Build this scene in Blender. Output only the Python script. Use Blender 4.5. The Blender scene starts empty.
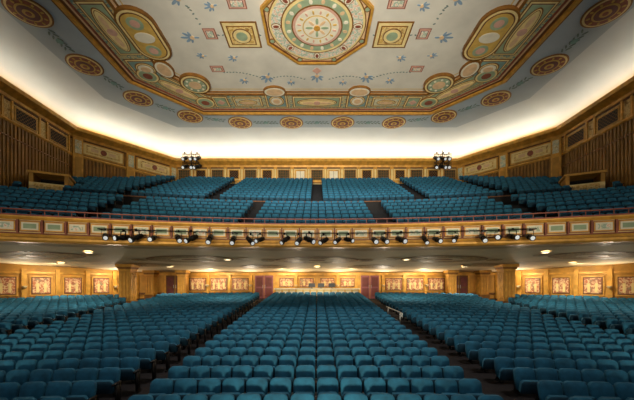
import bpy, math, numpy as np, random
from mathutils import Matrix, Vector
random.seed(3)
sc=bpy.context.scene
try: sc.view_settings.view_transform='Standard'
except Exception: pass

def hexc(h):
    h=h.lstrip('#'); r=[int(h[i:i+2],16)/255 for i in (0,2,4)]
    return tuple([(c/12.92 if c<=.04045 else ((c+.055)/1.055)**2.4) for c in r]+[1.0])

# ------------------------------------------------------------ materials
MATS={}
def newmat(name):
    m=bpy.data.materials.new(name); m.use_nodes=True
    MATS[name]=m
    return m,m.node_tree.nodes,m.node_tree.links,m.node_tree.nodes['Principled BSDF']
def plain(name,col,rough=.6,metal=0,var=.18,scale=3.0,emit=0,bump=0):
    m,N,L,P=newmat(name)
    tc=N.new('ShaderNodeTexCoord'); nz=N.new('ShaderNodeTexNoise'); nz.inputs['Scale'].default_value=scale
    nz.inputs['Detail'].default_value=4
    L.new(tc.outputs['Object'],nz.inputs['Vector'])
    cr=N.new('ShaderNodeValToRGB'); c=hexc(col)
    cr.color_ramp.elements[0].position=.3; cr.color_ramp.elements[1].position=.7
    cr.color_ramp.elements[0].color=tuple([x*(1-var) for x in c[:3]]+[1])
    cr.color_ramp.elements[1].color=tuple([min(1,x*(1+var)) for x in c[:3]]+[1])
    L.new(nz.outputs['Fac'],cr.inputs['Fac']); L.new(cr.outputs['Color'],P.inputs['Base Color'])
    P.inputs['Roughness'].default_value=rough; P.inputs['Metallic'].default_value=metal
    if emit:
        P.inputs['Emission Color'].default_value=c; P.inputs['Emission Strength'].default_value=emit
    if bump:
        b=N.new('ShaderNodeBump'); b.inputs['Strength'].default_value=bump
        L.new(nz.outputs['Fac'],b.inputs['Height']); L.new(b.outputs['Normal'],P.inputs['Normal'])
    return m
def ornament(name,cols,scale=2.0,rough=.6,distort=.0):
    m,N,L,P=newmat(name)
    tc=N.new('ShaderNodeTexCoord')
    vo=N.new('ShaderNodeTexVoronoi'); vo.inputs['Scale'].default_value=scale; vo.inputs['Randomness'].default_value=.55
    nz=N.new('ShaderNodeTexNoise'); nz.inputs['Scale'].default_value=scale*1.5; nz.inputs['Detail'].default_value=3
    mx=N.new('ShaderNodeVectorMath'); mx.operation='SCALE'; mx.inputs['Scale'].default_value=.3+distort
    ad=N.new('ShaderNodeVectorMath'); ad.operation='ADD'
    L.new(tc.outputs['Object'],nz.inputs['Vector']); L.new(nz.outputs['Color'],mx.inputs[0])
    L.new(tc.outputs['Object'],ad.inputs[0]); L.new(mx.outputs['Vector'],ad.inputs[1])
    L.new(ad.outputs['Vector'],vo.inputs['Vector'])
    cr=N.new('ShaderNodeValToRGB'); e=cr.color_ramp.elements
    e[0].position=cols[0][0]; e[0].color=hexc(cols[0][1]); e[1].position=cols[-1][0]; e[1].color=hexc(cols[-1][1])
    for p,c in cols[1:-1]:
        x=e.new(p); x.color=hexc(c)
    L.new(vo.outputs['Distance'],cr.inputs['Fac']); L.new(cr.outputs['Color'],P.inputs['Base Color'])
    P.inputs['Roughness'].default_value=rough
    return m
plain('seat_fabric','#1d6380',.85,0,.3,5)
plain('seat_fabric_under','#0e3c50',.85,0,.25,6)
plain('seat_shell','#1c1512',.5,0,.2,5)
plain('seat_iron','#15100d',.5,.3,.2,5)
plain('seat_arm','#1c120d',.4,0,.2,5)
plain('carpet','#1c1517',.95,0,.3,8)
plain('concrete_tier','#17191d',.9,0,.3,4)
plain('gold','#cf9a40',.45,.2,.25,2.5)
plain('gold_dark','#86591f',.5,.2,.25,2.5)
plain('gold_paint','#c9a450',.7,0,.15,2.5)
plain('gold_wall','#bd8a34',.6,0,.22,1.5)
plain('rib_wall','#96692a',.6,0,.3,1.2)
plain('side_wall','#7d5824',.6,0,.25,1.2)
plain('cream_yellow','#e6cf8e',.7,0,.12,2)
plain('cream','#e4dcc2',.7,0,.08,2)
plain('ceiling_plaster','#a8b6be',.9,0,.07,.5,bump=.05)
plain('ceiling_field','#d2cdbc',.9,0,.1,.6,bump=.05)
plain('cove_plaster','#ced6d8',.9,0,.04,.6)
plain('brown','#6a411f',.6,0,.25,2)
plain('redbrown','#8a4a32',.6,0,.25,3)
plain('maroon','#6a3330',.6,0,.2,3)
plain('pink','#cfa28c',.7,0,.12,3)
plain('peach','#dcb98c',.7,0,.12,3)
plain('teal_grey','#7a9e98',.7,0,.15,2)
plain('sage','#94a684',.7,0,.15,2)
plain('leaf','#76867e',.8,0,.2,3)
plain('blue_paint','#7f98aa',.7,0,.15,3)
plain('dark','#120d0a',.8,0,.2,3)
plain('dark_green','#2c3522',.7,0,.2,3)
plain('black_metal','#0b0b0d',.4,.5,.2,3)
plain('steel','#b4b8b8',.3,.6,.1,3)
plain('lens','#dfe6ea',.1,0,.1,3,emit=.35)
plain('rail_red','#8a4a38',.5,0,.2,3)
plain('door_mauve','#8a4f58',.55,0,.15,2)
plain('soffit','#d4c096',.75,0,.1,.5)
plain('lamp_emit','#ffe8c4',.5,0,0,1,emit=9)
plain('bowl','#f2dca8',.5,0,.05,1)
plain('screen','#1a2028',.3,0,.1,2)
ornament('orn_teal',[(0,'#a05a32'),(.1,'#dccb94'),(.22,'#7f9c90'),(.38,'#63857c'),(.5,'#cdb677'),(.8,'#879e92')],2.6)
ornament('orn_cream',[(0,'#a8604a'),(.12,'#ddd2aa'),(.3,'#dcd4b6'),(.42,'#b8984e'),(.5,'#dacfaa'),(.8,'#98ac98')],3.0)
ornament('orn_gold',[(0,'#8a5428'),(.16,'#e6c474'),(.34,'#c09646'),(.5,'#eace88'),(.8,'#9c7030')],2.6)
ornament('orn_mural',[(0,'#ecc48c'),(.16,'#c67a4c'),(.3,'#b4603c'),(.42,'#e8cc9c'),(.58,'#ae5a3c'),(.9,'#8a9470')],3.0,distort=.15)
ornament('orn_soffit',[(0,'#7a5c30'),(.2,'#b89a62'),(.32,'#6e5028'),(.45,'#bfa470'),(.8,'#86683a')],2.6,distort=.15)
ornament('orn_rose',[(0,'#b0604a'),(.12,'#ece2c8'),(.28,'#d9a884'),(.4,'#efe8d4'),(.6,'#93ac94'),(.8,'#ece0c0')],3.6)

# ------------------------------------------------------------ mesh builder
class MB:
    def __init__(s): s.v=[];s.f=[];s.m=[];s.mats=[]
    def mi(s,n):
        if n not in s.mats: s.mats.append(n)
        return s.mats.index(n)
    def add(s,vs,fs,mat,M=None):
        b=len(s.v)
        if M is not None: vs=[tuple(M@Vector(p)) for p in vs]
        s.v+=[tuple(p) for p in vs]; i=s.mi(mat)
        for f in fs: s.f.append(tuple(b+k for k in f)); s.m.append(i)
    def box(s,x0,x1,y0,y1,z0,z1,mat,M=None):
        vs=[(x0,y0,z0),(x1,y0,z0),(x1,y1,z0),(x0,y1,z0),(x0,y0,z1),(x1,y0,z1),(x1,y1,z1),(x0,y1,z1)]
        s.add(vs,[(3,2,1,0),(4,5,6,7),(0,1,5,4),(1,2,6,5),(2,3,7,6),(3,0,4,7)],mat,M)
    def prism(s,pts,z0,z1,mat,M=None):
        n=len(pts)
        vs=[(p[0],p[1],z0) for p in pts]+[(p[0],p[1],z1) for p in pts]
        fs=[tuple(range(n-1,-1,-1)),tuple(range(n,2*n))]+[(i,(i+1)%n,n+(i+1)%n,n+i) for i in range(n)]
        s.add(vs,fs,mat,M)
    def ring(s,po,pi,z0,z1,mat,M=None):
        n=len(po)
        vs=[(p[0],p[1],z0) for p in po]+[(p[0],p[1],z0) for p in pi]+[(p[0],p[1],z1) for p in po]+[(p[0],p[1],z1) for p in pi]
        fs=[]
        for i in range(n):
            j=(i+1)%n
            fs+=[(i,n+i,n+j,j),(2*n+i,2*n+j,3*n+j,3*n+i),(i,j,2*n+j,2*n+i),(n+j,n+i,3*n+i,3*n+j)]
        s.add(vs,fs,mat,M)
    def lathe(s,prof,mat,n=16,M=None):
        vs=[];fs=[]
        for r,z in prof:
            for k in range(n):
                a=2*math.pi*k/n; vs.append((r*math.cos(a),r*math.sin(a),z))
        for i in range(len(prof)-1):
            for k in range(n):
                j=(k+1)%n; fs.append((i*n+k,i*n+j,(i+1)*n+j,(i+1)*n+k))
        fs.append(tuple(range(n-1,-1,-1))); b=(len(prof)-1)*n; fs.append(tuple(range(b,b+n)))
        s.add(vs,fs,mat,M)
    def obj(s,name,smooth=False,parent=None):
        me=bpy.data.meshes.new(name); me.from_pydata(s.v,[],s.f)
        for n in s.mats: me.materials.append(MATS[n])
        me.polygons.foreach_set('material_index',s.m)
        if smooth: me.polygons.foreach_set('use_smooth',[True]*len(s.f))
        me.update(); o=bpy.data.objects.new(name,me); sc.collection.objects.link(o)
        if parent: o.parent=parent
        return o
def empty(name,loc=(0,0,0)):
    e=bpy.data.objects.new(name,None); sc.collection.objects.link(e); e.location=loc; return e
def circ(cx,cy,rx,ry=None,n=24,rot=0,ph=0):
    ry=rx if ry is None else ry
    o=[]
    for k in range(n):
        a=2*math.pi*k/n+ph; x=rx*math.cos(a); y=ry*math.sin(a)
        o.append((cx+x*math.cos(rot)-y*math.sin(rot),cy+x*math.sin(rot)+y*math.cos(rot)))
    return o
def rect(cx,cy,w,h,rot=0):
    o=[]
    for x,y in ((-w/2,-h/2),(w/2,-h/2),(w/2,h/2),(-w/2,h/2)):
        o.append((cx+x*math.cos(rot)-y*math.sin(rot),cy+x*math.sin(rot)+y*math.cos(rot)))
    return o
def offs(path,d,closed=False):
    n=len(path);out=[]
    for i in range(n):
        if closed: a,b,c=path[i-1],path[i],path[(i+1)%n]
        else: a,b,c=path[max(i-1,0)],path[i],path[min(i+1,n-1)]
        def nr(p,q):
            dx,dy=q[0]-p[0],q[1]-p[1]; l=math.hypot(dx,dy)
            return (dy/l,-dx/l) if l>1e-9 else None
        n1=nr(a,b);n2=nr(b,c)
        if n1 is None:n1=n2
        if n2 is None:n2=n1
        mx,my=n1[0]+n2[0],n1[1]+n2[1]; l=math.hypot(mx,my); mx/=l;my/=l
        k=d/max(.2,(mx*n1[0]+my*n1[1])); out.append((b[0]+mx*k,b[1]+my*k))
    return out
def sweep(mb,path,prof,mat,closeprof=False):
    rows=[[(x,y,z) for x,y in offs(path,d)] for d,z in prof]
    n=len(path); vs=[p for r in rows for p in r]; fs=[]
    R=len(rows)
    for i in range(R if closeprof else R-1):
        j=(i+1)%R
        for k in range(n-1): fs.append((i*n+k,i*n+k+1,j*n+k+1,j*n+k))
    if closeprof:
        fs.append(tuple(i*n for i in range(R))); fs.append(tuple(i*n+n-1 for i in range(R)))
    mb.add(vs,fs,mat)
def wallM(p0,p1,s):
    dx,dy=p1[0]-p0[0],p1[1]-p0[1]; l=math.hypot(dx,dy); dx/=l;dy/=l
    return Matrix(((dx,dy,0,p0[0]+dx*s),(dy,-dx,0,p0[1]+dy*s),(0,0,1,0),(0,0,0,1)))
def seglen(p0,p1): return math.hypot(p1[0]-p0[0],p1[1]-p0[1])

# ------------------------------------------------------------ plan
UP=[(-22.8,2),(-22.8,29.7),(-16.5,37.5),(16.5,37.5),(22.8,29.7),(22.8,2)]
LO=[(-22.8,2),(-22.8,22),(-16.5,29.5),(16.5,29.5),(22.8,22),(22.8,2)]
CZ=19.5; WZ=17.3
def wall_x(Y): return 22.8 if Y<29.7 else 22.8-(Y-29.7)*6.3/7.8
SLOPE=.075
def floor_z(Y): return SLOPE*(max(Y,3)-6)
mb=MB()
mb.add([(-23,-2,floor_z(3)),(23,-2,floor_z(3)),(23,3,floor_z(3)),(-23,3,floor_z(3)),(23,30,floor_z(30)),(-23,30,floor_z(30))],[(0,1,2,3),(3,2,4,5)],'carpet')
mb.obj('floor')
mb=MB()
CW=4.0
inner=offs(UP,CW)
mb.add([(x,y,CZ) for x,y in inner],[tuple(range(len(inner)))],'ceiling_plaster')
prof=[(CW*(1-math.cos(t*math.pi/24)),WZ+(CZ-WZ)*math.sin(t*math.pi/24)) for t in range(13)]
m2=MB(); sweep(m2,UP,prof,'cove_plaster')
mb.obj('ceiling'); m2.obj('ceiling_cove',True)
def wallquad(name,p0,p1,z0,z1,mat):
    mb=MB(); L=seglen(p0,p1); mb.box(0,L,-.3,0,z0,z1,mat,wallM(p0,p1,0)); return mb.obj(name)
wallquad('wall_left',UP[0],UP[1],-1,CZ-1.9,'side_wall')
wallquad('wall_right',UP[4],UP[5],-1,CZ-1.9,'side_wall')
wallquad('wall_rear_left_balcony',UP[1],UP[2],4.5,CZ-1.9,'side_wall')
wallquad('wall_rear_balcony',UP[2],UP[3],4.5,CZ-1.9,'cream_yellow')
wallquad('wall_rear_right_balcony',UP[3],UP[4],4.5,CZ-1.9,'side_wall')
wallquad('wall_rear_left_orchestra',LO[1],LO[2],0,4.6,'gold_wall')
wallquad('wall_rear_orchestra',LO[2],LO[3],0,4.3,'gold_wall')
wallquad('wall_rear_right_orchestra',LO[3],LO[4],0,4.6,'gold_wall')
mb=MB()
sweep(mb,UP,[(0,16.75),(.15,16.75),(.2,16.95),(.45,17.1),(.75,17.25),(.75,17.55),(.68,17.55),(.68,17.3),(0,17.3)],'gold',True)
sweep(mb,UP,[(0,16.62),(.08,16.62),(.08,16.75),(0,16.75)],'brown',True)
sweep(mb,UP,[(0,15.0),(.14,15.0),(.2,15.12),(.14,15.25),(0,15.25)],'gold',True)
mb.obj('trim_1')

def lattice(mb,M,x0,x1,z0,z1,d=.1):
    mb.box(x0-.1,x1+.1,0,d,z0-.1,z1+.1,'gold',M)
    mb.box(x0,x1,d,d+.01,z0,z1,'dark',M)
    h=z1-z0; step=.28; t=.02
    k=x0-h
    while k<x1:
        for sg in (1,-1):
            a=max(k,x0); b=min(k+h,x1)
            if b-a>.05:
                if sg==1: za,zb=z0+(a-k),z0+(b-k)
                else: za,zb=z1-(a-k),z1-(b-k)
                mb.add([(a,d+.015,za-t),(b,d+.015,zb-t),(b,d+.015,zb+t),(a,d+.015,za+t)],[(0,1,2,3)],'gold_dark',M)
        k+=step
for side,(a,b) in (('left',(UP[0],UP[1])),('right',(UP[5],UP[4]))):
    mb=MB(); L=seglen(a,b)
    def M_(s):
        M=wallM(a,b,s)
        if side=='right': M=M@Matrix.Diagonal((1,-1,1,1))
        return M
    mb.box(0,L,0,.05,15.25,16.6,'orn_gold',M_(0))
    s=L-1.6
    while s>1:
        M=M_(s)
        lattice(mb,M,-.85,.85,15.45,16.35)
        mb.box(-1.25,-1.1,0,.16,15.25,16.7,'gold',M); mb.box(1.1,1.25,0,.16,15.25,16.7,'gold',M)
        s-=3.1
    s=.2
    while s<L-.2:
        mb.box(-.09,.09,0,.12,9.0,15.0,'rib_wall',M_(s)); s+=.3
    mb.box(0,L,0,.16,13.9,14.0,'gold_dark',M_(0))
    mb.obj('trim_wall_'+side)
for nm,(a,b) in (('rear_left',(UP[1],UP[2])),('rear_right',(UP[3],UP[4]))):
    mb=MB(); L=seglen(a,b)
    for s in (.45,L/2,L-.45):
        M=wallM(a,b,s)
        mb.box(-.4,.4,0,.3,11.5,16.7,'gold',M); mb.box(-.25,.25,.3,.36,15.3,16.5,'orn_cream',M)
        mb.box(-.25,.25,.3,.36,12,14.9,'gold_wall',M)
    for c in (L*.25+.05,L*.75-.05):
        M=wallM(a,b,c)
        mb.box(-1.85,1.85,0,.1,15.35,16.6,'gold',M)
        mb.box(-1.72,1.72,.1,.14,15.47,16.48,'cream_yellow',M)
        mb.box(-1.45,1.45,.14,.17,15.62,16.34,'orn_gold',M)
        mb.box(-1.3,1.3,.17,.2,15.74,16.22,'cream_yellow',M)
        for q in (-.75,.75): mb.box(q-.3,q+.3,.2,.22,15.84,16.12,'peach',M)
        mb.prism(circ(0,0,.26,n=16),0,.06,'redbrown',M@Matrix.Translation((0,.2,15.98))@Matrix.Rotation(math.radians(-90),4,'X'))
        s=-1.7
        while s<1.75:
            mb.box(s-.09,s+.09,0,.12,11.5,15,'rib_wall',M); s+=.3
    mb.obj('trim_wall_'+nm)
mb=MB(); a,b=UP[2],UP[3]; nb=17; W=33/nb
for i in range(nb+1):
    M=wallM(a,b,i*W)
    mb.box(-.2,.2,0,.22,14.3,16.75,'gold',M)
    mb.box(-.1,.1,.22,.26,14.6,16.5,'cream_yellow',M)
for i in range(nb):
    M=wallM(a,b,(i+.5)*W)
    c=abs(i-(nb-1)/2)
    if c in (1,):
        mb.box(-.6,.6,0,.12,14.3,16.45,'gold',M); mb.box(-.48,.48,.12,.14,14.3,16.3,'cream',M)
        mb.box(-.015,.015,.14,.16,14.3,16.3,'brown',M)
    elif i%2==0:
        mb.box(-.68,.68,0,.1,14.9,16.5,'gold_dark',M); mb.box(-.56,.56,.1,.12,15.02,16.38,'dark_green',M)
        for q in range(-2,3): mb.box(q*.2-.02,q*.2+.02,.12,.14,15.02,16.38,'gold_dark',M)
        for q in range(1,5): mb.box(-.56,.56,.12,.14,15.02+q*.27-.02,15.02+q*.27+.02,'gold_dark',M)
    else:
        lattice(mb,M,-.5,.5,15.5,16.4,.08)
        mb.box(-.66,.66,0,.08,14.5,15.25,'orn_gold',M)
mb.obj('trim_wall_rear_balcony')

# ------------------------------------------------------------ ceiling decoration (low relief)
z=CZ
mb=MB()
octo=[(-15.2,15.6),(-15.2,25.8),(-10.9,30.7),(10.9,30.7),(15.2,25.8),(15.2,15.6),(10.9,10.7),(-10.9,10.7)]
def oc(d): return offs(octo,d,True)
for d0,d1,m,t in ((-.12,.1,'gold_dark',.12),(.1,.36,'gold',.26),(.36,.56,'brown',.12),(.56,.74,'peach',.1),(.74,.84,'redbrown',.14),(.84,3.06,'orn_teal',.04),(3.06,3.22,'gold_dark',.14),(3.22,3.42,'peach',.05),(3.42,3.52,'gold_dark',.1)):
    mb.ring(oc(d0),oc(d1),z-t,z,m)
mb.prism(oc(3.52),z-.02,z,'ceiling_field')
mb.ring(oc(3.75),oc(3.82),z-.03,z,'gold_paint')
mb.obj('trim_ceiling_octagon')
mb=MB()
def stack(shape,lay,z0=.04):
    for k,(ins,m) in enumerate(lay):
        mb.prism(shape(ins),z-z0-.012*(k+1),z-.02,m)
def carto(x,y,w,h,rot,inner='orn_cream',shape='rect',lv=0):
    z0=.05+.055*lv
    if shape=='rect': stack(lambda i:rect(x,y,w-2*i,h-2*i,rot),((0,'gold_dark'),(.08,'cream_yellow'),(.18,'brown'),(.24,inner)),z0)
    else: stack(lambda i:circ(x,y,w/2-i,h/2-i,28,rot),((0,'gold_dark'),(.08,'cream_yellow'),(.16,'gold_dark'),(.21,inner)),z0)
def side_set(p0,p1,full=True):
    L=seglen(p0,p1); dx,dy=(p1[0]-p0[0])/L,(p1[1]-p0[1])/L; nx,ny=dy,-dx; r=math.atan2(dy,dx)
    def P(s,d): return (p0[0]+dx*s+nx*d,p0[1]+dy*s+ny*d)
    c=P(L/2,1.95); carto(*c,4.4,1.75,r,'sage','rect'); carto(*c,3.6,1.2,r,'cream_yellow','ell',1)
    for q in (-1,1):
        f=P(L/2+q*.8,1.95); mb.prism(circ(*f,.5,.16,14,r),z-.175,z-.02,'peach')
    f=P(L/2,1.95); mb.prism(circ(*f,.3,.3,14,r),z-.18,z-.02,'pink')
    if full:
        for q in (-1,1):
            c=P(L/2+q*3.6,2.2); carto(*c,2.0,2.3,r,'teal_grey'); carto(*c,1.4,1.5,r,'cream','ell',1)
            f=c; mb.prism(circ(*f,.3,.36,12,r),z-.175,z-.02,'peach')
            c=P(L/2+q*3.6,3.6); stack(lambda i:circ(c[0],c[1],.95-i,.7-i,20,r),((0,'gold_dark'),(.1,'cream'),(.25,'peach')),.17)
            if L>12:
                c=P(L/2+q*6.2,1.95); carto(*c,2.6,1.5,r,'orn_cream'); carto(*c,1.7,.8,r,'peach','ell',1)
                c=P(L/2+q*8.6,1.95); carto(*c,1.4,1.7,r,'sage'); mb.prism(rect(*c,.5,.5,r+.785),z-.13,z-.02,'pink')
for i in range(8):
    p0,p1=octo[i],octo[(i+1)%8]; side_set(p0,p1,seglen(p0,p1)>8)
inn=oc(1.95)
for (x,y) in inn:
    stack(lambda i:circ(x,y,.85-i,n=20),((0,'gold_dark'),(.08,'cream_yellow'),(.22,'sage'),(.5,'redbrown')),.12)
for sx in (-1,1):
    x,y=sx*11.3,21.0
    for k,(ins,m) in enumerate(((0,'gold_dark'),(.12,'cream_yellow'),(.26,'brown'),(.34,'gold_paint'))):
        zz=z-.24-.015*k
        mb.prism(rect(x,y,2.4-2*ins,2.0),zz,z-.02,m)
        for q in (-1,1): mb.prism(circ(x,y+q*1.0,1.2-ins,1.2-ins,24),zz-.002,z-.02,m)
    for q in (-1,1): mb.prism(circ(x,y+q*1.15,.5,.5,20),z-.31,z-.02,'sage'); mb.prism(circ(x,y+q*1.15,.3,.3,16),z-.32,z-.02,'pink')
    mb.prism(circ(x,y,.65,.45,20),z-.31,z-.02,'cream')
    x,y=sx*9.9,26.0
    stack(lambda i:circ(x,y,1.2-i,n=28),((0,'gold_dark'),(.12,'cream_yellow'),(.26,'brown'),(.34,'sage'),(.7,'peach')),.24)
    for k in range(8): mb.prism(circ(x+.68*math.cos(k*.785),y+.68*math.sin(k*.785),.1,n=8),z-.31,z-.02,'cream')
mb.obj('ceiling_border_cartouches')
mb=MB()
def spray(x,y,s,r):
    for q,(l,wd) in zip((-1.25,-.65,0,.65,1.25,math.pi),((.32,.06),(.42,.07),(.5,.07),(.42,.07),(.32,.06),(.3,.05))):
        a=r+q; mb.prism(circ(x+s*l*.7*math.cos(a),y+s*l*.7*math.sin(a),s*l*.5,s*wd,10,a),z-.04-.002*q,z-.01,'blue_paint')
    mb.prism(circ(x,y,.12*s,n=10),z-.06,z-.01,'peach')
for sx in (-1,1):
    x,y=sx*4.95,21.1
    stack(lambda i:rect(x,y,2.3-2*i,2.2-2*i),((0,'gold_dark'),(.1,'cream_yellow'),(.3,'gold_dark'),(.38,'orn_gold')))
    stack(lambda i:circ(x,y,.62-i,n=20),((0,'brown'),(.06,'cream_yellow'),(.25,'sage')),.1)
    for (x,y,w,h) in ((4.7,18.7,1.1,.8),(7.0,21.0,.8,.9),(7.6,24.4,1.0,.7)):
        stack(lambda i:rect(sx*x,y,w-2*i,h-2*i),((0,'redbrown'),(.06,'pink'),(.16,'maroon'),(.2,'orn_rose')),.02)
    for (x,y,s,r) in ((8.3,21.3,1.3,0),(3.9,25.3,1.4,1.2),(8.0,18.4,1.3,0),(2.1,25.9,.9,1.57),(5.8,25.7,1,1),(6.0,23.2,.9,.5),(8.2,23.0,.8,0),(6.2,18.9,.9,.3)):
        spray(sx*x,y,s,r if sx>0 else math.pi-r)
    for (xa,ya,xb,yb) in ((3.9,21.1,3.75,21.1),(1.0,25.6,3.4,25.4),(6.2,21.1,6.5,21.1),(4.5,25.4,7.2,24.8),(7.4,20.2,7.7,18.9)):
        n_=max(2,int(math.hypot(xb-xa,yb-ya)/.22))
        for k in range(n_):
            t=k/(n_-1); mb.prism(circ(sx*(xa+(xb-xa)*t),ya+(yb-ya)*t-.25*math.sin(math.pi*t),.09,.05,8,.5 if k%2 else -.5),z-.035,z-.01,'leaf')
spray(0,25.2,1.4,math.pi/2); mb.prism(rect(0,24.6,.5,.5,math.pi/4),z-.05,z-.01,'pink')
mb.obj('ceiling_field_ornaments')
mb=MB(); ry=20.3
def oct8(r): return circ(0,ry,r,n=8,ph=math.pi/8)
def C_(r,n=48): return circ(0,ry,r,n=n)
for r0,r1,m,t in ((3.65,3.48,'gold',.2),(3.48,3.4,'brown',.14)): mb.ring(oct8(r0),oct8(r1),z-t,z-.02,m)
mb.prism(oct8(3.4),z-.05,z,'peach')
for r,t,m in ((3.1,.07,'gold_dark'),(3.03,.08,'cream_yellow'),(2.9,.09,'orn_rose'),(2.3,.11,'gold_dark'),(2.22,.12,'cream_yellow'),(2.05,.13,'sage'),(1.62,.15,'gold_dark'),(1.54,.16,'pink'),(1.38,.17,'cream'),(.92,.18,'gold_paint'),(.85,.19,'cream')):
    mb.prism(C_(r),z-t,z,m)
for k in range(8):
    a=2*math.pi*k/8+math.pi/8
    stack(lambda i:circ(3.3*math.cos(a)*.985,ry+3.3*math.sin(a)*.985,.2-i,n=12),((0,'gold_dark'),(.06,'sage')),.08)
    a=2*math.pi*k/8
    stack(lambda i:circ(2.6*math.cos(a),ry+2.6*math.sin(a),.32-i,.24-i,16,a),((0,'gold_dark'),(.05,'cream'),(.13,'redbrown')),.09)
for k in range(16):
    a=2*math.pi*(k+.5)/16
    mb.prism(circ(1.84*math.cos(a),ry+1.84*math.sin(a),.15,.11,12,a),z-.16,z-.02,'cream' if k%2 else 'peach')
    mb.prism(circ(1.14*math.cos(a),ry+1.14*math.sin(a),.13,.06,10,a),z-.2,z-.02,'gold_paint' if k%2 else 'pink')
for k in range(8):
    a=2*math.pi*k/8; mb.prism(circ(.5*math.cos(a),ry+.5*math.sin(a),.24,.09,10,a),z-.21,z-.02,'peach' if k%2 else 'sage')
mb.prism(circ(0,ry,.2,n=16),z-.25,z,'gold')
mb.obj('ceiling_rosette')
med=[(-17.5,14.2),(-17.4,19.3),(-17.4,24.0),(-15.8,28.3),(-12.4,31.3),(-7.8,32.5),(-2.6,32.5)]
med=med+[(-x,y) for x,y in reversed(med)]
mb=MB()
for r,t,m in ((1.2,.05,'gold_dark'),(1.1,.07,'cream_yellow'),(.98,.08,'redbrown'),(.66,.11,'gold_paint'),(.56,.12,'maroon'),(.3,.14,'gold_paint'),(.15,.16,'redbrown')):
    mb.prism(circ(0,0,r,n=28),-t,0,m)
for k in range(10):
    a=2*math.pi*k/10; mb.prism(circ(.82*math.cos(a),.82*math.sin(a),.11,.07,8,a),-.11,-.02,'gold_paint')
o=mb.obj('ceiling_medallion'); me=o.data; o.location=(med[0][0],med[0][1],z)
for x,y in med[1:]:
    q=bpy.data.objects.new('ceiling_medallion',me); sc.collection.objects.link(q); q.location=(x,y,z)
mb=MB()
for (x0,y0),(x1,y1) in zip(med[:-1],med[1:]):
    L=math.hypot(x1-x0,y1-y0); dx,dy=(x1-x0)/L,(y1-y0)/L; r=math.atan2(dy,dx)
    s=1.5; k=0
    while s<L-1.4:
        o_=.16*(1 if k%2 else -1)
        mb.prism(circ(x0+dx*s-dy*o_,y0+dy*s+dx*o_,.19,.06,8,r+(.6 if k%2 else -.6)),z-.03,z,'leaf')
        s+=.17;k+=1
    mb.prism(circ(x0+dx*L/2,y0+dy*L/2,.22,n=10),z-.05,z,'teal_grey')
mb.obj('ceiling_garland')

# ------------------------------------------------------------ balcony
BAL=empty('balcony')
rows=[]
for i in range(8): rows.append((18.3+.92*i,.012-.0004*i,5.40+.46*i,'seat'))
rows.append((18.3+.92*8+.1,.0088,8.85,'aisle'))
for j in range(11): rows.append((27.3+.9*j,.0082-.0005*j,9.72+.455*j,'seat'))
def rowx(Y,k,margin=0.02):
    x=0
    while x<22.8-margin and x<wall_x(Y-k*x*x)-margin: x+=.05
    return x-.05
NT=40
tier=MB(); curves=[]
for i,(Y,k,zz,t) in enumerate(rows):
    yf=Y-.48
    curves.append((yf,k,zz,rowx(yf,k)))
curves.append((37.48,.0,rows[-1][2],16.45))
def cpts(yf,k,xm,zv): return [(xm*(2*t/NT-1),yf-k*(xm*(2*t/NT-1))**2,zv) for t in range(NT+1)]
for i in range(len(curves)-1):
    yf,k,zz,xm=curves[i]; yn,kn,zn,xn=curves[i+1]
    A=cpts(yf,k,xm,zz); B=cpts(yn,kn,xn,zz); C=cpts(yf,k,xm,(curves[i-1][2] if i else 5.2))
    fs=[(t,t+1,NT+2+t,NT+1+t) for t in range(NT)]
    tier.add(A+B,fs,'concrete_tier'); tier.add(C+A,fs,'concrete_tier')
tier.obj('tiers',parent=BAL)
fx=lambda t:22.76*(2*t/NT-1)
sf=MB(); G=10; vs=[]
for g in range(G+1):
    u=g/G
    for t in range(NT+1):
        x=fx(t); yf=17.3-.012*x*x; vs.append((x,yf+(29.45-yf)*u,5.1-.9*u))
fs=[(g*(NT+1)+t,g*(NT+1)+t+1,(g+1)*(NT+1)+t+1,(g+1)*(NT+1)+t) for g in range(G) for t in range(NT)]
sf.add(vs,fs,'soffit'); sf.obj('soffit',True,parent=BAL)
def sof_z(x,y):
    yf=17.3-.012*x*x; return 5.1-.9*(y-yf)/(29.45-yf)
sm=MB()
for off,w,m in ((.9,.12,'gold_dark'),(1.2,.07,'gold_dark'),(8.6,.12,'gold_dark')):
    vs=[]
    for t in range(NT+1):
        x=fx(t)*.999; y=17.3-.012*x*x+off*(1 if off<3 else 1-.0006*x*x)
        for yy in (y,y+w): vs.append((x,yy,sof_z(x,yy)-.03))
    sm.add(vs,[(2*t,2*t+2,2*t+3,2*t+1) for t in range(NT)],m)
def sofpatch(x0,y0,pts,m,dz):
    sm.add([(x0+a,y0+b,sof_z(x0+a,y0+b)-dz) for a,b in pts],[tuple(range(len(pts)))],m)
for X in (-17.0,-8.5,0,8.5,17.0):
    Yc=22.2-.010*X*X
    sofpatch(X,Yc,circ(0,0,2.9,1.5,32),'gold_dark',.02)
    sofpatch(X,Yc,circ(0,0,2.75,1.35,32),'orn_soffit',.03)
    sofpatch(X,Yc,circ(0,0,1.3,.65,24),'soffit',.04)
    sofpatch(X,Yc,circ(0,0,.6,.35,24),'gold_dark',.05)
    for q in (-1,1):
        sofpatch(X+q*3.4,Yc,circ(0,0,.5,.5,16),'orn_soffit',.04)
for X in (-12.8,-4.3,4.3,12.8):
    sofpatch(X,25.8-.01*X*X,circ(0,0,1.9,1.0,28),'orn_soffit',.03)
sm.obj('soffit_ornaments',parent=BAL)
FP=[]
for t in range(81):
    x=-22.74+45.48*t/80; FP.append((x,17.4-.012*x*x))
fa=MB()
sweep(fa,FP,[(0,5.2),(0,6.3),(-.25,6.3),(-.25,5.2)],'cream_yellow',True)
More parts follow.
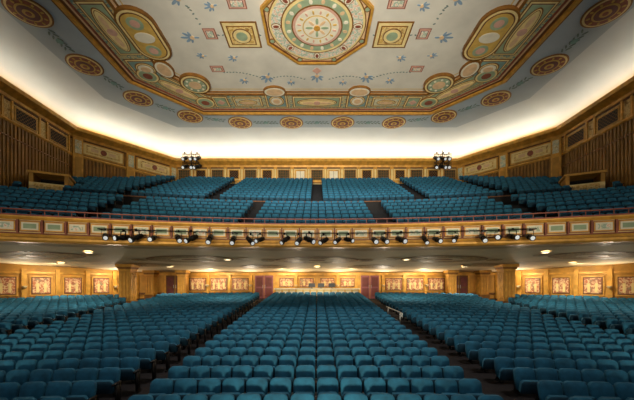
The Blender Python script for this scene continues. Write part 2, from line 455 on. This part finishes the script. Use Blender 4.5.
sweep(fa,FP,[(-.25,5.02),(.25,5.02),(.36,5.1),(.36,5.2),(.2,5.28),(.12,5.4),(-.25,5.4)],'gold',True)
sweep(fa,FP,[(0,6.08),(.12,6.08),(.18,6.14),(.22,6.18),(.22,6.24),(-.3,6.24),(-.3,6.08)],'gold',True)
sweep(fa,FP,[(0,6.24),(.16,6.24),(.16,6.32),(-.25,6.32),(-.25,6.24)],'rail_red',True)
sweep(fa,FP,[(0,5.42),(.07,5.42),(.07,5.47),(0,5.47)],'redbrown',True)
fa.obj('front',parent=BAL)
cum=[0]
for a,b in zip(FP[:-1],FP[1:]): cum.append(cum[-1]+seglen(a,b))
def at(path,cum,s):
    for i in range(len(cum)-1):
        if s<=cum[i+1]: return wallM(path[i],path[i+1],s-cum[i])
    return wallM(path[-2],path[-1],s-cum[-2])
pn=MB(); n=50; W=cum[-1]/n
for i in range(n):
    M=at(FP,cum,(i+.5)*W)
    pn.box(-.41,.41,-.05,.06,5.52,6.04,'redbrown',M)
    pn.box(-.38,.38,.05,.07,5.55,6.01,'gold',M)
    pn.box(-.33,.33,.06,.09,5.60,5.96,'cream' ,M)
    pn.box(-.25,.25,.08,.11,5.67,5.89,'sage' if i%3 else 'orn_rose',M)
    M=at(FP,cum,max(.05,i*W))
    pn.box(-.035,.035,-.05,.11,5.47,6.08,'redbrown',M)
pn.obj('front_panels',parent=BAL)
rl=MB()
sweep(rl,FP,[(.02,6.54),(.06,6.55),(.06,6.59),(-.02,6.6),(-.05,6.58),(-.03,6.54)],'rail_red',True)
s=.1
while s<cum[-1]:
    M=at(FP,cum,s); rl.box(-.015,.015,-.015,.015,6.3,6.56,'rail_red',M); s+=.55
rl.obj('railing',parent=BAL)
yf,k,zz,xm=curves[9]
PP=[(xm*(2*t/60-1)*.995,yf-.02-k*(xm*(2*t/60-1))**2) for t in range(61)]
pp=MB(); sweep(pp,PP,[(0,8.87),(0,9.92),(-.12,9.92),(-.12,8.87)],'dark',True)
sweep(pp,PP,[(.03,9.92),(.03,10.0),(-.15,10.0),(-.15,9.92)],'brown',True)
pp.obj('cross_aisle_parapet',parent=BAL)

# ------------------------------------------------------------ seats
def seat_template():
    m=MB()
    out=[(-.215,.40),(.215,.40),(.232,.60),(.232,.80)]
    for a in range(1,5):
        t=math.radians(a*22.5); out.append((.232-.11+.11*math.cos(t),.80+.10*math.sin(t)))
    out+= [(-x,zv) for x,zv in reversed(out[2:])]
    tilt=lambda zv:(zv-.4)*.22
    n=len(out)
    fr=[(x,tilt(zv),zv) for x,zv in out]
    ins=[(x*.82,tilt(.65+(zv-.65)*.84)-.05,.65+(zv-.65)*.84) for x,zv in out]
    bk=[(x,tilt(zv)+.07,zv) for x,zv in out]
    m.add(fr+ins,[(i,(i+1)%n,n+(i+1)%n,n+i) for i in range(n)]+[tuple(range(n,2*n))],'seat_fabric')
    m.add(fr+bk,[(i,n+i,n+(i+1)%n,(i+1)%n) for i in range(n)],'seat_fabric')
    m.add(bk,[tuple(range(n-1,-1,-1))],'seat_shell')
    out=[(-.2,0),(.2,0),(.215,.05),(.215,.25),(.17,.31),(-.17,.31),(-.215,.25),(-.215,.05)]
    n=8
    R=Matrix.Translation((0,-.12,.36))@Matrix.Rotation(math.radians(14),4,'X')
    a=[(x,0,zv) for x,zv in out]; b=[(x*.86,-.05,.155+(zv-.155)*.84) for x,zv in out]; c=[(x,.08,zv) for x,zv in out]
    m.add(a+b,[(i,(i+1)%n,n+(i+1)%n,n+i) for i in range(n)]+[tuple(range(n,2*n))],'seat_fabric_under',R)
    m.add(a+c,[(i,n+i,n+(i+1)%n,(i+1)%n) for i in range(n)]+[tuple(range(2*n-1,n-1,-1))],'seat_fabric',R)
    for x in (.255,):
        m.box(x-.018,x+.018,-.12,.08,0,.56,'seat_iron')
        m.box(x-.026,x+.026,-.24,.10,.56,.60,'seat_arm')
        m.box(x-.026,x+.026,-.2,.14,0,.04,'seat_iron')
    return m
ST=seat_template(); TV=np.array(ST.v); TL=np.array([len(f) for f in ST.f]); TI=np.concatenate([np.array(f) for f in ST.f]); TM=np.array(ST.m)
def seat_block(name,places):
    if not places: return
    n=len(places); nv=len(TV)
    P=np.array(places)
    c=np.cos(P[:,3])[:,None];s_=np.sin(P[:,3])[:,None]
    X=TV[None,:,0]*c-TV[None,:,1]*s_+P[:,0:1]
    Y=TV[None,:,0]*s_+TV[None,:,1]*c+P[:,1:2]
    Z=TV[None,:,2]+P[:,2:3]
    V=np.stack([X,Y,Z],-1).reshape(-1,3)
    I=(TI[None,:]+(np.arange(n)*nv)[:,None]).reshape(-1)
    Ls=np.tile(TL,n); st=np.concatenate([[0],np.cumsum(Ls)[:-1]])
    me=bpy.data.meshes.new(name)
    me.vertices.add(len(V)); me.vertices.foreach_set('co',V.reshape(-1).astype(np.float32))
    me.loops.add(len(I)); me.loops.foreach_set('vertex_index',I.astype(np.int32))
    me.polygons.add(len(Ls)); me.polygons.foreach_set('loop_start',st.astype(np.int32))
    for q in ST.mats: me.materials.append(MATS[q])
    me.polygons.foreach_set('material_index',np.tile(TM,n).astype(np.int32))
    me.update(calc_edges=True); me.validate()
    o=bpy.data.objects.new(name,me); sc.collection.objects.link(o); return o
def fill(Y,k,zf,a,b,pitch=.512):
    out=[]; x=a+.25
    while x<=b-.22:
        sl=2*k*x; y=Y-k*x*x
        out.append((x,y,zf(y) if callable(zf) else zf,-math.atan(sl)))
        x+=pitch/math.sqrt(1+sl*sl)
    return out
blocks={'c':[], 'l':[], 'r':[], 'll':[], 'rr':[]}
KO=.007
for i in range(26):
    Y=5.2+.84*i
    blocks['c']+=fill(Y,KO,floor_z,-3.6,3.6)
    xo=10.9+.06*i
    p1=fill(Y,KO,floor_z,4.7,xo)
    p2=[q for q in fill(Y,KO,floor_z,xo+1.2,22.2) if q[1]>3 and q[0]<(22.3 if q[1]<21.4 else 22.3-(q[1]-21.4)*.84)]
    p2=[q for q in p2 if not (13.4<q[0]<15.3 and 23.0<q[1]<25.4)]
    for sg,kk in ((-1,'l'),(1,'r')):
        blocks[kk]+=[(sg*x,y,zf,-math.atan(2*KO*sg*x)) for x,y,zf,an in p1]
        blocks[kk*2]+=[(sg*x,y,zf,-math.atan(2*KO*sg*x)) for x,y,zf,an in p2]
for kk in ('c','l','r','ll','rr'): seat_block('orchestra_theater_seats',blocks[kk])
low=[];upp=[]
for i,(Y,k,zz,t) in enumerate(rows):
    if t!='seat': continue
    xm=rowx(Y+.2,k,.3)
    if i<8: secs=[(-4.0,4.0),(4.9,12.4+.06*i),(13.5+.06*i,xm)]
    else: secs=[(.5,8.3),(9.3,14.8),(15.8,xm)]
    for a,b in secs:
        if b-a<.6: continue
        p=fill(Y,k,zz,a,b)
        if a<0: low+=p; continue
        for sg in (-1,1):
            for x,y,zf,an in p:
                if 19.3<x<22.0 and 23.4<y<26.6: continue
                (low if i<8 else upp).append((sg*x,y,zf,-math.atan(2*k*sg*x)))
seat_block('balcony_theater_seats',low); seat_block('balcony_theater_seats',upp)

def portal(x,y,zb,ang):
    m=MB()
    m.box(-1.2,-.95,0,1.8,-.2,1.2,'gold_wall'); m.box(.95,1.2,0,1.8,-.2,1.2,'gold_wall')
    m.box(-1.3,1.3,-.08,1.9,1.2,1.36,'gold'); m.box(-.95,.95,1.6,1.8,0,1.2,'dark')
    m.box(-1.2,1.2,-.02,.12,-.2,.5,'cream_yellow'); m.box(-.9,.9,-.05,0,-.1,.4,'orn_gold')
    o=m.obj('exit_portal',parent=BAL); o.location=(x,y,zb); o.rotation_euler=(0,0,ang)
portal(-20.6,24.6,10.3,.45); portal(20.6,24.6,10.3,-.45)

# ------------------------------------------------------------ orchestra rear wall details
def relief(m,M,w,z0,z1,mat='orn_mural'):
    m.box(-w/2,w/2,0,.1,z0,z1,'gold',M); m.box(-w/2+.1,w/2-.1,.1,.13,z0+.1,z1-.1,'brown',M)
    m.box(-w/2+.17,w/2-.17,.13,.16,z0+.17,z1-.17,mat,M)
    k=max(1,int(w/.55))
    for q in range(k):
        cx=(q-(k-1)/2)*.45; h=(z1-z0)
        m.box(cx-.08,cx+.08,.16,.175,z0+.25,z0+h*.62,'cream_yellow',M); m.box(cx-.05,cx+.05,.16,.175,z0+h*.66,z0+h*.78,'peach',M)
        m.box(cx-.16,cx+.14,.16,.17,z0+h*.48,z0+h*.56,'peach',M)
a,b=LO[2],LO[3]
m=MB()
for c in (-10.95,-9.0,-7.05,7.05,9.0,10.95): relief(m,wallM(a,b,16.5+c),1.75,2.4,3.75)
for c in (-12.05,-9.98,-8.02,-6.05,6.05,8.02,9.98,12.05,-3.7,3.7,-1.9,0,1.9):
    M=wallM(a,b,16.5+c); m.box(-.12,.12,0,.2,1.7,4.0,'gold',M)
for c in (-2.8,-.95,.95,2.8): relief(m,wallM(a,b,16.5+c),1.5,2.7,3.75)
M=wallM(a,b,0); m.box(0,33,0,.18,3.9,4.1,'gold',M); m.box(0,33,0,.12,2.15,2.3,'brown',M)
m.obj('trim_wall_rear_orchestra')
di=0
for c in (-4.85,4.85,-13.0,13.0):
    di+=1; m=MB(); M=wallM(a,b,16.5+c); zf=floor_z(29.4)
    m.box(-1.0,1.0,0.01,.16,zf,zf+2.25,'gold',M)
    for q in (-1,1):
        m.box(q*.43-.4,q*.43+.4,.14,.2,zf,zf+2.12,'door_mauve' if abs(c)<6 else 'brown',M)
        m.box(q*.43-.28,q*.43+.28,.2,.23,zf+.2,zf+.95,'maroon',M); m.box(q*.43-.28,q*.43+.28,.2,.23,zf+1.1,zf+1.95,'maroon',M)
        m.lathe([(.02,0),(.02,.3)],'steel',8,M@Matrix.Translation((q*.1,.26,zf+.95)))
    m.obj('door_%d'%di)
for nm,(a2,b2) in (('rear_left',(LO[1],LO[2])),('rear_right',(LO[3],LO[4]))):
    m=MB(); L=seglen(a2,b2); n=5
    for i in range(n): relief(m,wallM(a2,b2,(i+.5)*L/n),1.35,2.2,3.7)
    for i in range(n+1):
        M=wallM(a2,b2,min(max(i*L/n,.15),L-.15)); m.box(-.14,.14,0,.2,1,4.2,'gold',M)
    M=wallM(a2,b2,0); m.box(0,L,0,.1,2.0,2.1,'brown',M); m.box(0,L,0,.12,3.85,4.0,'gold',M)
    m.obj('trim_wall_%s_orchestra'%nm)
for sg in (-1,1):
    m=MB()
    for i in range(9):
        y=21-i*2.1; x0=sg*22.8
        for (w,d,z0,z1,mt) in ((1.5,.1,2.1,3.8,'gold'),(1.3,.13,2.2,3.7,'brown'),(1.15,.16,2.28,3.62,'orn_mural')):
            m.box(min(x0,x0-sg*d),max(x0,x0-sg*d),y-w/2,y+w/2,z0,z1,mt)
        m.box(min(x0,x0-sg*.2),max(x0,x0-sg*.2),y-1.05-.14,y-1.05+.14,0,4.4,'gold')
    m.obj('trim_wall_side_orchestra')
def pillar(x,y,w=.42):
    m=MB(); z0=floor_z(y)-.03; z1=sof_z(x,y)+.02
    m.box(-w*1.15,w*1.15,-w*1.15,w*1.15,z0,z0+.5,'gold_dark')
    m.box(-w,w,-w,w,z0+.5,z1-.45,'gold_wall')
    for q in (-.6,0,.6):
        m.box(w*q-.06,w*q+.06,-w-.04,w+.04,z0+.6,z1-.6,'gold'); m.box(-w-.04,w+.04,w*q-.06,w*q+.06,z0+.6,z1-.6,'gold')
    m.box(-w*1.1,w*1.1,-w*1.1,w*1.1,z1-.5,z1-.35,'gold'); m.box(-w*1.25,w*1.25,-w*1.25,w*1.25,z1-.35,z1-.2,'gold_dark'); m.box(-w*1.45,w*1.45,-w*1.45,w*1.45,z1-.2,z1,'gold')
    o=m.obj('column'); o.location=(x,y,0)
for sg in (-1,1):
    pillar(sg*14.3,24.2); pillar(sg*14.7,28.4,.36); pillar(sg*11.9,28.4,.34)
m=MB(); zf=floor_z(27.6)
m.box(-3.6,3.6,0,.12,0,1.0,'cream_yellow'); m.box(-3.7,3.7,-.08,.7,1.0,1.08,'cream')
m.box(-3.6,-3.48,0,.7,0,1.0,'cream_yellow'); m.box(3.48,3.6,0,.7,0,1.0,'cream_yellow')
for i in range(13): m.box(-3.6+i*.6-.04,-3.6+i*.6+.04,-.06,0,.05,1.0,'gold')
for i in range(12): m.box(-3.3+i*.6-.2,-3.3+i*.6+.2,-.03,0,.2,.85,'cream')
o=m.obj('sound_booth_counter'); o.location=(0,27.5,zf)
for x in (-.45,.35,1.3):
    m=MB(); m.box(-.28,.28,-.02,.03,.1,.45,'screen'); m.box(-.03,.03,0,.04,0,.12,'black_metal'); m.box(-.12,.12,-.06,.1,0,.02,'black_metal')
    o=m.obj('computer_monitor'); o.location=(x,27.85,zf+1.08)
# aisle handrail
def tube(m,p,q,r,mat):
    p,q=Vector(p),Vector(q); d=q-p; R=d.to_track_quat('Z','Y').to_matrix().to_4x4()
    m.lathe([(r,0),(r,d.length)],mat,8,Matrix.Translation(p)@R)
m=MB(); zr=floor_z(15.0)
tube(m,(0,0,-.02),(0,0,.95),.025,'steel'); tube(m,(0,1.7,.11),(0,1.7,1.08),.025,'steel')
tube(m,(0,-.25,.93),(0,1.95,1.10),.03,'steel'); tube(m,(0,-.25,.93),(0,-.25,.75),.025,'steel'); tube(m,(0,0,.5),(0,1.7,.63),.018,'steel')
for y in (0,1.7): m.lathe([(.07,-.02+y*.075),(.07,.02+y*.075)],'steel',10,Matrix.Translation((0,y,0)))
o=m.obj('aisle_handrail'); o.location=(4.05,15.6,floor_z(15.6)); o.rotation_euler=(0,0,.12)

# ------------------------------------------------------------ stage spotlights on balcony rail
def spot_mesh():
    m=MB(); R=Matrix.Rotation(math.radians(90+18),4,'X')
    m.lathe([(.05,-.30),(.10,-.28),(.115,-.12),(.115,.02),(.085,.06),(.085,.22),(.12,.24),(.12,.34),(.1,.34)],'black_metal',14,R)
    m.lathe([(.085,.30),(.085,.345)],'lens',14,R)
    m.box(-.15,-.135,-.02,.02,-.02,.26,'black_metal'); m.box(.135,.15,-.02,.02,-.02,.26,'black_metal'); m.box(-.15,.15,-.02,.02,.25,.27,'black_metal')
    m.box(-.03,.03,-.04,.04,.27,.36,'black_metal')
    return m
sm_=spot_mesh(); so=None
n=32
PX=[random.uniform(-.13,.13)+(-10.2+20.4*i/(n-1)) for i in range(n)]
PX=[x for i,x in enumerate(PX) if i not in (4,8,12,19,23,27)]
for x in PX:
    if so is None: o=sm_.obj('stage_spotlight'); so=o.data
    else: o=bpy.data.objects.new('stage_spotlight',so); sc.collection.objects.link(o)
    s=random.uniform(1.0,1.25)
    o.location=(x,16.78-.012*x*x,5.34+random.uniform(-.03,.03)); o.rotation_euler=(random.uniform(-.2,.3),0,random.uniform(-.7,.7)); o.scale=(s,s,s)
LP=[(x,16.8-.012*x*x) for x in [-10.6+21.2*t/40 for t in range(41)]]
m=MB(); sweep(m,LP,[(-.025,5.72),(.0,5.695),(.025,5.72),(.0,5.745)],'black_metal',True)
for t in range(0,41,4):
    x,y=LP[t]; m.box(x-.02,x+.02,y,y+.6,5.70,5.74,'black_metal')
m.obj('lighting_pipe',parent=BAL)
for sg in (-1,1):
    emp=empty('spotlight_cluster',(sg*14.2,36.2,17.2))
    m=MB(); m.lathe([(.04,-1.0),(.04,1.0)],'black_metal',8); m.box(-.9,.9,-.03,.03,.5,.56,'black_metal'); m.box(-.9,.9,-.03,.03,-.45,-.39,'black_metal')
    m.box(-.03,.03,0,1.25,.0,.06,'black_metal'); m.box(-.03,.03,0,1.25,-.8,-.74,'black_metal')
    o=m.obj('bracket',parent=emp)
    for zz in (.15,-.8):
        for x in (-.7,0,.7):
            o=bpy.data.objects.new('spotlight_head',so); sc.collection.objects.link(o); o.parent=emp; o.location=(x,0,zz); o.scale=(1.8,1.8,1.8); o.rotation_euler=(.2,0,random.uniform(-.5,.5))

# ------------------------------------------------------------ lights
def look(o,t):
    d=Vector(t)-o.location; o.rotation_euler=d.to_track_quat('-Z','Y').to_euler()
def spot(name,loc,target,e,ang,blend,col,r=.15):
    l=bpy.data.lights.new(name,'SPOT'); l.energy=e; l.spot_size=math.radians(ang); l.spot_blend=blend; l.color=col; l.shadow_soft_size=r
    o=bpy.data.objects.new(name,l); sc.collection.objects.link(o); o.location=loc; look(o,target); return o
warm=(1,.88,.68); W2=(1,.91,.78)
def strip(p0,p1,e):
    L=seglen(p0,p1); M=wallM(p0,p1,L/2); c=M@Vector((0,.5,17.42)); t=M@Vector((0,3.0,19.3))
    l=bpy.data.lights.new('cove_light','AREA'); l.shape='RECTANGLE'; l.size=L-.8; l.size_y=.25; l.energy=e; l.color=warm
    o=bpy.data.objects.new('cove_light',l); sc.collection.objects.link(o)
    xax=Vector((M[0][0],M[1][0],0)); zax=-(t-c).normalized(); yax=zax.cross(xax)
    o.matrix_world=Matrix(((xax.x,yax.x,zax.x,c.x),(xax.y,yax.y,zax.y,c.y),(xax.z,yax.z,zax.z,c.z),(0,0,0,1)))
strip(UP[0],UP[1],400); strip(UP[1],UP[2],215); strip(UP[2],UP[3],780); strip(UP[3],UP[4],215); strip(UP[4],UP[5],400)
spot('ceiling_fill_light',(-3,-1,5),(-2.8,24.5,19.5),19500,64,1,W2,.3)  # unseen spots added behind the camera to brighten the ceiling centre
spot('ceiling_fill_light',(3,-1,5),(2.8,24.5,19.5),19500,64,1,W2,.3)
for x in (-9,0,9):
    spot('balcony_fill_light',(x,-1.5,1.6),(x*1.3,17,5.6),3600,60,1,(1,.86,.64),.3)  # unseen stage-level fill, added to lift the balcony front and soffit
for x in (-1,1):
    spot('rear_wall_fill_light',(x*8,-1.5,5),(x*9,37.5,16.0),6000,42,1,(1,.86,.62),.3)  # added fill from the stage side, out of view, for the upper rear wall
for x,y,tx,ty,tz,e,an in ((0,10,0,12,0,4600,56),(-5,10,-6,13,0,1100,56),(5,10,6,13,0,1100,56),(-8,20,-8,27,9,2300,70),(8,20,8,27,9,2300,70),(0,20,0,27,9,3600,70)):
    spot('house_downlight',(x,y,19.0),(tx,ty,tz),e,an,1,(1,.95,.88),.2)
for x,y in ((-18,22.5),(-13,18.2),(-11.5,25.0),(-6,21.5),(0,25.5),(6,21.5),(11.5,25.0),(13,18.2),(18,22.5),(-18,15.5),(18,15.5)):
    zz=sof_z(x,y); m=MB()
    m.ring(circ(0,0,.26,n=20),circ(0,0,.2,n=20),-.05,.02,'cream'); m.prism(circ(0,0,.2,n=20),-.03,.0,'lamp_emit')
    o=m.obj('recessed_downlight',parent=BAL); o.location=(x,y,zz-.04)
    spot('soffit_light',(x,y,zz-.14),(x,y+1.2,0),400,160,.8,(1,.86,.64),.1)
# added spots without fixtures, brightening the orchestra walls under the balcony
for c in (-9,-3,3,9):
    y=26.8; zz=sof_z(c,y); spot('wall_fill_light',(c,y,zz-.16),(c,29.5,3.0),330,130,1,(1,.86,.62),.1)
for sg in (-1,1):
    for (x,y,tx,ty) in ((18.6,22.8,20.6,24.6),(16.4,26.2,18.0,27.7),(20.3,18.5,22.8,18.5)):
        spot('wall_fill_light',(sg*x,y,sof_z(x,y)-.16),(sg*tx,ty,3.0),280,130,1,(1,.86,.62),.1)
def add_fill_sconce(M,x,zv):  # invented bowl uplighter, added to brighten the soffit
    m=MB(); m.lathe([(.03,-.14),(.10,-.1),(.16,0),(.17,.04),(.14,.04),(.08,-.04)],'bowl',14); m.box(-.04,.04,.0,.25,-.12,-.04,'gold')
    p=M@Vector((x,.42,zv)); o=m.obj('added_wall_sconce'); o.location=p
    d=(M@Vector((x,0,zv))-p); o.rotation_euler=(0,0,math.atan2(d.y,d.x)-math.pi/2)
    f=M@Vector((x,3,0)); spot('added_sconce_light',(p.x,p.y,p.z+.12),(f.x,f.y,p.z+2.0),230,160,.7,(1,.86,.66),.08)
for c in (-9.98,-6.05,6.05,9.98,-1.9,1.9): add_fill_sconce(wallM(LO[2],LO[3],16.5),c,3.0)
L=seglen(LO[1],LO[2])
for q in (1,4): add_fill_sconce(wallM(LO[1],LO[2],0),q*L/5,2.9); add_fill_sconce(wallM(LO[3],LO[4],0),L-q*L/5,2.9)
w=bpy.data.worlds.new('World'); sc.world=w; w.use_nodes=True
bg=w.node_tree.nodes['Background']; bg.inputs['Color'].default_value=(.93,.94,.95,1); bg.inputs['Strength'].default_value=.19

cam=bpy.data.cameras.new('camera'); co=bpy.data.objects.new('camera',cam); sc.collection.objects.link(co)
co.location=(0,0,3); co.rotation_euler=(math.radians(90),0,0)
cam.sensor_width=36; cam.lens=36*320/634; cam.shift_y=85/634; cam.clip_end=200
sc.camera=co
